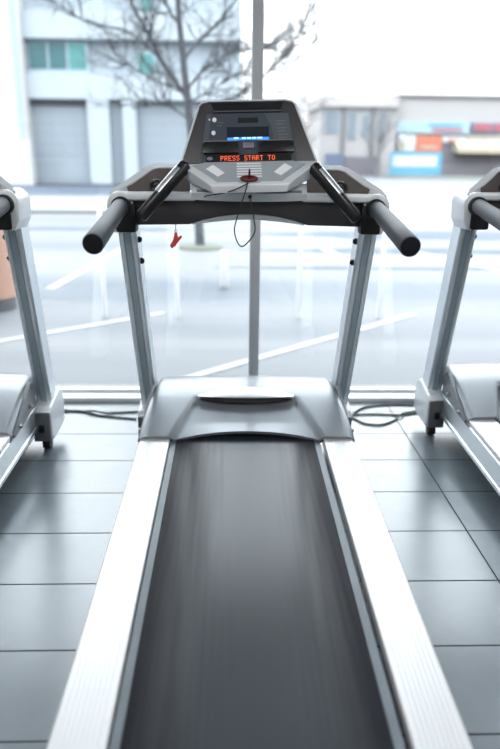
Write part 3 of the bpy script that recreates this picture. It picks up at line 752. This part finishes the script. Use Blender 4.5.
b_ = NB(); tube(b_, [(0, 0, 0), (0, 0, .03), (0, 0, .05)], [.36, .35, .30], 24); o = link('tree_pit', b_, 'verge'); o.location = (tx, ty, G)
tag(o, 'low round mound of grass at the foot of the bare tree', 'tree pit')

# ---- pale office building
bo = empty('office_building', (0, 32.2, G)); tag(bo, 'pale blue-white office block with teal windows and grey garage doors', 'building')
gz = -G
def fb(*a, **k): return boxbm(*a, **k)
zs = lambda z: z+gz
bm = NB()
X0, X1 = -9.6, .55
box(bm, X0, X1, .5, 12, 0, zs(9.2)); link('wall', bm, 'wallA', bo, smooth=False)
bm = NB(); box(bm, X0, X1, .0, .5, zs(3.58), zs(4.62)); link('floor_band', bm, 'bandA', bo, smooth=False)
bm = NB(); box(bm, X0, X1, .0, .5, zs(6.0), zs(7.05)); link('floor_band', bm, 'bandA', bo, smooth=False)
for xa, xb in ((-6.30, -5.34), (-4.74, -4.15)):
    link('pillar', boxbm(xa, xb, 0, .5, 0, zs(3.58), w=.02), 'bandA', bo, smooth=False)
link('door_head', boxbm(-8.86, -6.30, .30, .499, zs(3.30), zs(3.578)), 'soffit', bo, smooth=False)
link('garage_door', boxbm(-8.86, -6.30, .38, .49, .0, zs(3.30)), 'garage', bo, smooth=False)
link('garage_door', boxbm(-5.34, -4.74, .38, .49, .0, zs(3.58)), 'garage', bo, smooth=False)
link('garage_door', boxbm(-4.15, X1-.2, .42, .49, .0, zs(3.45)), 'garage', bo, smooth=False)
def win(x0, x1, z0, z1, n, mats):
    f = link('window', boxbm(x0, x1, .30, .499, zs(z0), zs(z1), w=.01), 'winframe', bo, smooth=False)
    w = (x1-x0-.1)/n
    for k in range(n):
        link('pane', boxbm(x0+.08+k*w, x0+.08+(k+1)*w-.10, .27, .31, zs(z0)+.1, zs(z1)-.08), mats[k % len(mats)], f, smooth=False)
win(-8.80, -6.15, 4.72, 5.98, 3, ['teal', 'teal', 'tealpale'])
win(-4.05, -3.20, 4.35, 5.55, 1, ['tealpale']); win(-3.86, -3.2, 7.05, 8.2, 1, ['tealpale'])
link('sill', boxbm(-8.85, -6.1, .2, .5, zs(4.62), zs(4.72)), 'winframe', bo, smooth=False)
for z in (5.0, 8.4): pass
link('corner_pier', boxbm(-11.4, -8.86, -.45, .45, 0, zs(9.2), w=.03), 'pier', bo, smooth=False)
link('pier_base', boxbm(-11.6, -8.70, -.9, -.44, 0, zs(1.75), w=.04), 'pier', bo, smooth=False)
link('downpipe', boxbm(-9.18, -9.02, -.52, -.44, zs(1.75), zs(9.0)), 'winframe', bo, smooth=False)
link('plinth', boxbm(-8.70, X1+.2, -.5, .37, 0, .10), 'soffit', bo, smooth=False)
# pavement and road edge before it
struct('sidewalk', boxbm(-26, -1.2, 17.35, 23.2, G, G+.05), 'concrete')
struct('driveway', boxbm(-26, -.4, 23.6, 31.7, G, G+.04), 'drive')  # shadow band at the building's foot put into the slab colour
o = struct('kerb', boxbm(-14, 1.5, 17.0, 17.35, G, G+.07), 'kerb')
o = struct('kerb_far', boxbm(-26, -1.2, 23.2, 23.6, G, G+.06), 'kerb')

# ---- shops across the road on the right
sa = empty('apartment_block', (0, 55, G)); tag(sa, 'beige flat-roofed block with tall grey windows beyond the road', 'building')
link('wall', boxbm(7.1, 13.0, 0, 9, 0, zs(5.0)), 'beige', sa, smooth=False)
bm = boxbm(6.9, 13.0, -.35, 9.2, zs(4.9), zs(5.65)); link('roof_band', bm, 'beigeband', sa, smooth=False)
bm = NB(); prism(bm, [(10.6, 0, zs(5.6)), (12.4, 0, zs(5.6)), (11.6, 0, zs(6.05))], (0, 1, 0), (0, 6, 0)); link('roof_gable', bm, 'beigeband', sa, smooth=False)
for xa, xb, za, zb in ((7.4, 8.5, 3.0, 4.7), (9.2, 9.9, 2.6, 4.6), (10.3, 10.9, 2.8, 4.4), (11.6, 12.2, 2.5, 4.6)):
    f = link('window', boxbm(xa, xb, -.08, .02, zs(za), zs(zb)), 'winframe', sa, smooth=False)
    link('pane', boxbm(xa+.06, xb-.06, -.10, -.07, zs(za)+.06, zs(zb)-.06), 'greypane', f, smooth=False)
for xa, xb in ((8.75, 9.0), (11.0, 11.3)): link('pilaster', boxbm(xa, xb, -.18, .01, 0, zs(4.9)), 'shop', sa, smooth=False)
link('shop_panel', boxbm(7.6, 9.0, -.22, .01, 0, zs(1.5)), 'darkblue', sa, smooth=False)
link('shop_panel', boxbm(9.1, 11.9, -.16, .01, 0, zs(1.3)), 'shop', sa, smooth=False)
sb = empty('shop_building', (0, 55.5, G)); tag(sb, 'long beige shop building with blue, orange and red signs', 'building')
link('wall', boxbm(13.01, 24, 0, 10, 0, zs(5.75)), 'beige', sb, smooth=False)
link('roof_edge', boxbm(13.01, 24.2, -.2, 10.2, zs(5.72), zs(5.90)), 'shop', sb, smooth=False)
link('shopfront', boxbm(13.1, 23.9, -.12, .01, 0, zs(2.6)), 'shop', sb, smooth=False)
def sign(name, x0, x1, z0, z1, m, txt=None, y=-.30):
    s = link(name, boxbm(x0, x1, y, -.005, zs(z0), zs(z1)), m, sb, smooth=False)
    if txt:
        for (a, b, c, d, mm) in txt: link('sign_print', boxbm(a, b, y-.03, y+.001, zs(c), zs(d)), mm, s, smooth=False)
sign('fascia_sign', 13.1, 18.8, 3.10, 3.95, 'sky_sign', [(15.9, 18.3, 3.25, 3.45, 'redsign'), (15.6, 18.2, 3.58, 3.80, 'bluesign')])
sign('red_fascia', 19.0, 21.6, 3.25, 3.90, 'darkblue', [(19.2, 20.6, 3.35, 3.8, 'redsign'), (20.8, 21.5, 3.35, 3.8, 'redsign')])
sign('orange_sign', 14.7, 16.75, 1.70, 2.95, 'orangesign', [(15.1, 16.4, 1.95, 2.15, 'cream')])
sign('white_sign', 13.3, 14.65, 1.75, 2.95, 'whitesign', [(13.3, 13.9, 1.9, 2.4, 'cream')])
sign('orange_strip', 16.8, 18.5, 2.45, 2.85, 'whitesign', [(17.2, 18.2, 2.5, 2.7, 'orangesign')])
bm = NB(); prism(bm, [(0, 0, zs(2.75)), (0, -1.5, zs(2.05)), (0, -1.5, zs(1.65)), (0, 0, zs(1.75))], (17.7, 0, 0), (24, 0, 0)); link('awning', bm, 'cream', sb, smooth=False)
bb = empty('advertising_banner', (14.0, 52.2, G)); tag(bb, 'blue and white advertising banner at the roadside, below the orange sign', 'banner')
link('banner_sheet', boxbm(-1.95, 1.95, -.03, .03, .12, 1.80), 'bluesign', bb, smooth=False)
link('banner_print', boxbm(-1.75, 1.6, -.045, -.029, .75, 1.55), 'whitesign', bb, smooth=False)
for x in (-1.7, 1.7): link('leg', boxbm(x-.04, x+.04, -.04, .04, 0, .2), 'kerb', bb, smooth=False)
pole = empty('lamp_post', (13.0, 53.0, G)); tag(pole, 'thin grey post with pale round head before the shop signs', 'lamp post')
bm = NB(); tube(bm, [(0, 0, 0), (0, 0, 2.6)], .05, 8); link('pole', bm, 'kerb', pole)
bm = NB(); tube(bm, [(0, 0, 2.58), (0, 0, 2.65), (0, 0, 2.9), (0, 0, 2.98)], [.1, .26, .26, .1], 14); link('lamp_head', bm, 'pier', pole)
hs = empty('low_house', (7.2, 66.5, G)); tag(hs, 'low pinkish house between the console and the beige block', 'house')
link('wall', boxbm(-2.4, 1.7, 0, 5, 0, 3.2), 'brick', hs, smooth=False)
bm = NB(); prism(bm, [(-2.6, 0, 3.2), (1.9, 0, 3.2), (-.35, 0, 4.5)], (0, -.2, 0), (0, 5.2, 0)); link('roof', bm, 'brick', hs, smooth=False)
link('window', boxbm(-.8, .2, -.05, .01, 1.3, 2.5), 'greypane', hs, smooth=False)
struct('verge', boxbm(11.5, 40, 47.5, 54.5, G, G+.05), 'verge')
# hazy bare trees further off
for k, (x, y, h, sd) in enumerate(((3.2, 44, 5.2, 11), (5.4, 52, 6.2, 12), (10.6, 50, 4.4, 13))):
    rnd = random.Random(sd); lm = []
    for q in range(9):
        a = rnd.uniform(0, 6.28); z0 = h*rnd.uniform(.25, .6); l = h*rnd.uniform(.2, .38)
        lm.append(([(0, 0, z0), (l*.5*math.cos(a), l*.5*math.sin(a), z0+l*.5), (l*math.cos(a), l*math.sin(a), z0+l*1.1)], .05, .025))
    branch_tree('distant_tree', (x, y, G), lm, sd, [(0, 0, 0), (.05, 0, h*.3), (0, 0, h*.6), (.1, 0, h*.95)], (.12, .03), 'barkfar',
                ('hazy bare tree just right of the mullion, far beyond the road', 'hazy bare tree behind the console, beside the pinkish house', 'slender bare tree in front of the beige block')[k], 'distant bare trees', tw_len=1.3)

# ------------------------------------------------------------------ sky, camera, view
w = bpy.data.worlds.new('overcast_sky'); S.world = w; w.use_nodes = True
nt = w.node_tree; bg = nt.nodes['Background']
tc = nt.nodes.new('ShaderNodeTexCoord'); sep = nt.nodes.new('ShaderNodeSeparateXYZ'); nt.links.new(tc.outputs['Generated'], sep.inputs[0])
rp = nt.nodes.new('ShaderNodeValToRGB'); rp.color_ramp.elements[0].position = 0; rp.color_ramp.elements[1].position = .7
rp.color_ramp.elements[0].color = (.98, .99, 1, 1); rp.color_ramp.elements[1].color = (.86, .94, 1, 1)
nt.links.new(sep.outputs[2], rp.inputs[0]); nt.links.new(rp.outputs[0], bg.inputs[0])
st = nt.nodes.new('ShaderNodeValToRGB'); el = st.color_ramp.elements      # overcast sky: darker at the horizon than overhead
el[0].position = 0; el[0].color = (.20, .20, .20, 1); el[1].position = .75; el[1].color = (1, 1, 1, 1)
e2 = el.new(.12); e2.color = (.24, .24, .24, 1); e3 = el.new(.38); e3.color = (.80, .80, .80, 1)
mu = nt.nodes.new('ShaderNodeMath'); mu.operation = 'MULTIPLY'; mu.inputs[1].default_value = 9.5
nt.links.new(sep.outputs[2], st.inputs[0]); nt.links.new(st.outputs[0], mu.inputs[0]); nt.links.new(mu.outputs[0], bg.inputs[1])

cd = bpy.data.cameras.new('camera'); cam = bpy.data.objects.new('camera', cd); COL.objects.link(cam)
f_px, pit, yaw, rol, H = 670.0, .3161, .03414, .01203, 1.294
fw = Vector((math.sin(yaw)*math.cos(pit), math.cos(yaw)*math.cos(pit), -math.sin(pit)))
rt = Vector((math.cos(yaw), -math.sin(yaw), 0)); up = rt.cross(fw)
r2 = rt*math.cos(rol)+up*math.sin(rol); u2 = -rt*math.sin(rol)+up*math.cos(rol)
m = Matrix((r2, u2, -fw)).transposed().to_4x4(); m.translation = (0, 0, H); cam.matrix_world = m
cd.sensor_fit = 'VERTICAL'; cd.sensor_height = 36; cd.sensor_width = 24; cd.lens = f_px*36/749
cd.clip_start = .05; cd.clip_end = 300
cd.dof.use_dof = True; cd.dof.focus_distance = 2.30; cd.dof.aperture_fstop = 1.5
S.camera = cam
S.view_settings.view_transform = 'Standard'; S.view_settings.look = 'None'; S.view_settings.exposure = 0; S.view_settings.gamma = 1
S.view_settings.use_curve_mapping = False
S.cycles.max_bounces = 10; S.cycles.transparent_max_bounces = 16; S.cycles.use_denoising = True
S.cycles.sample_clamp_indirect = 8
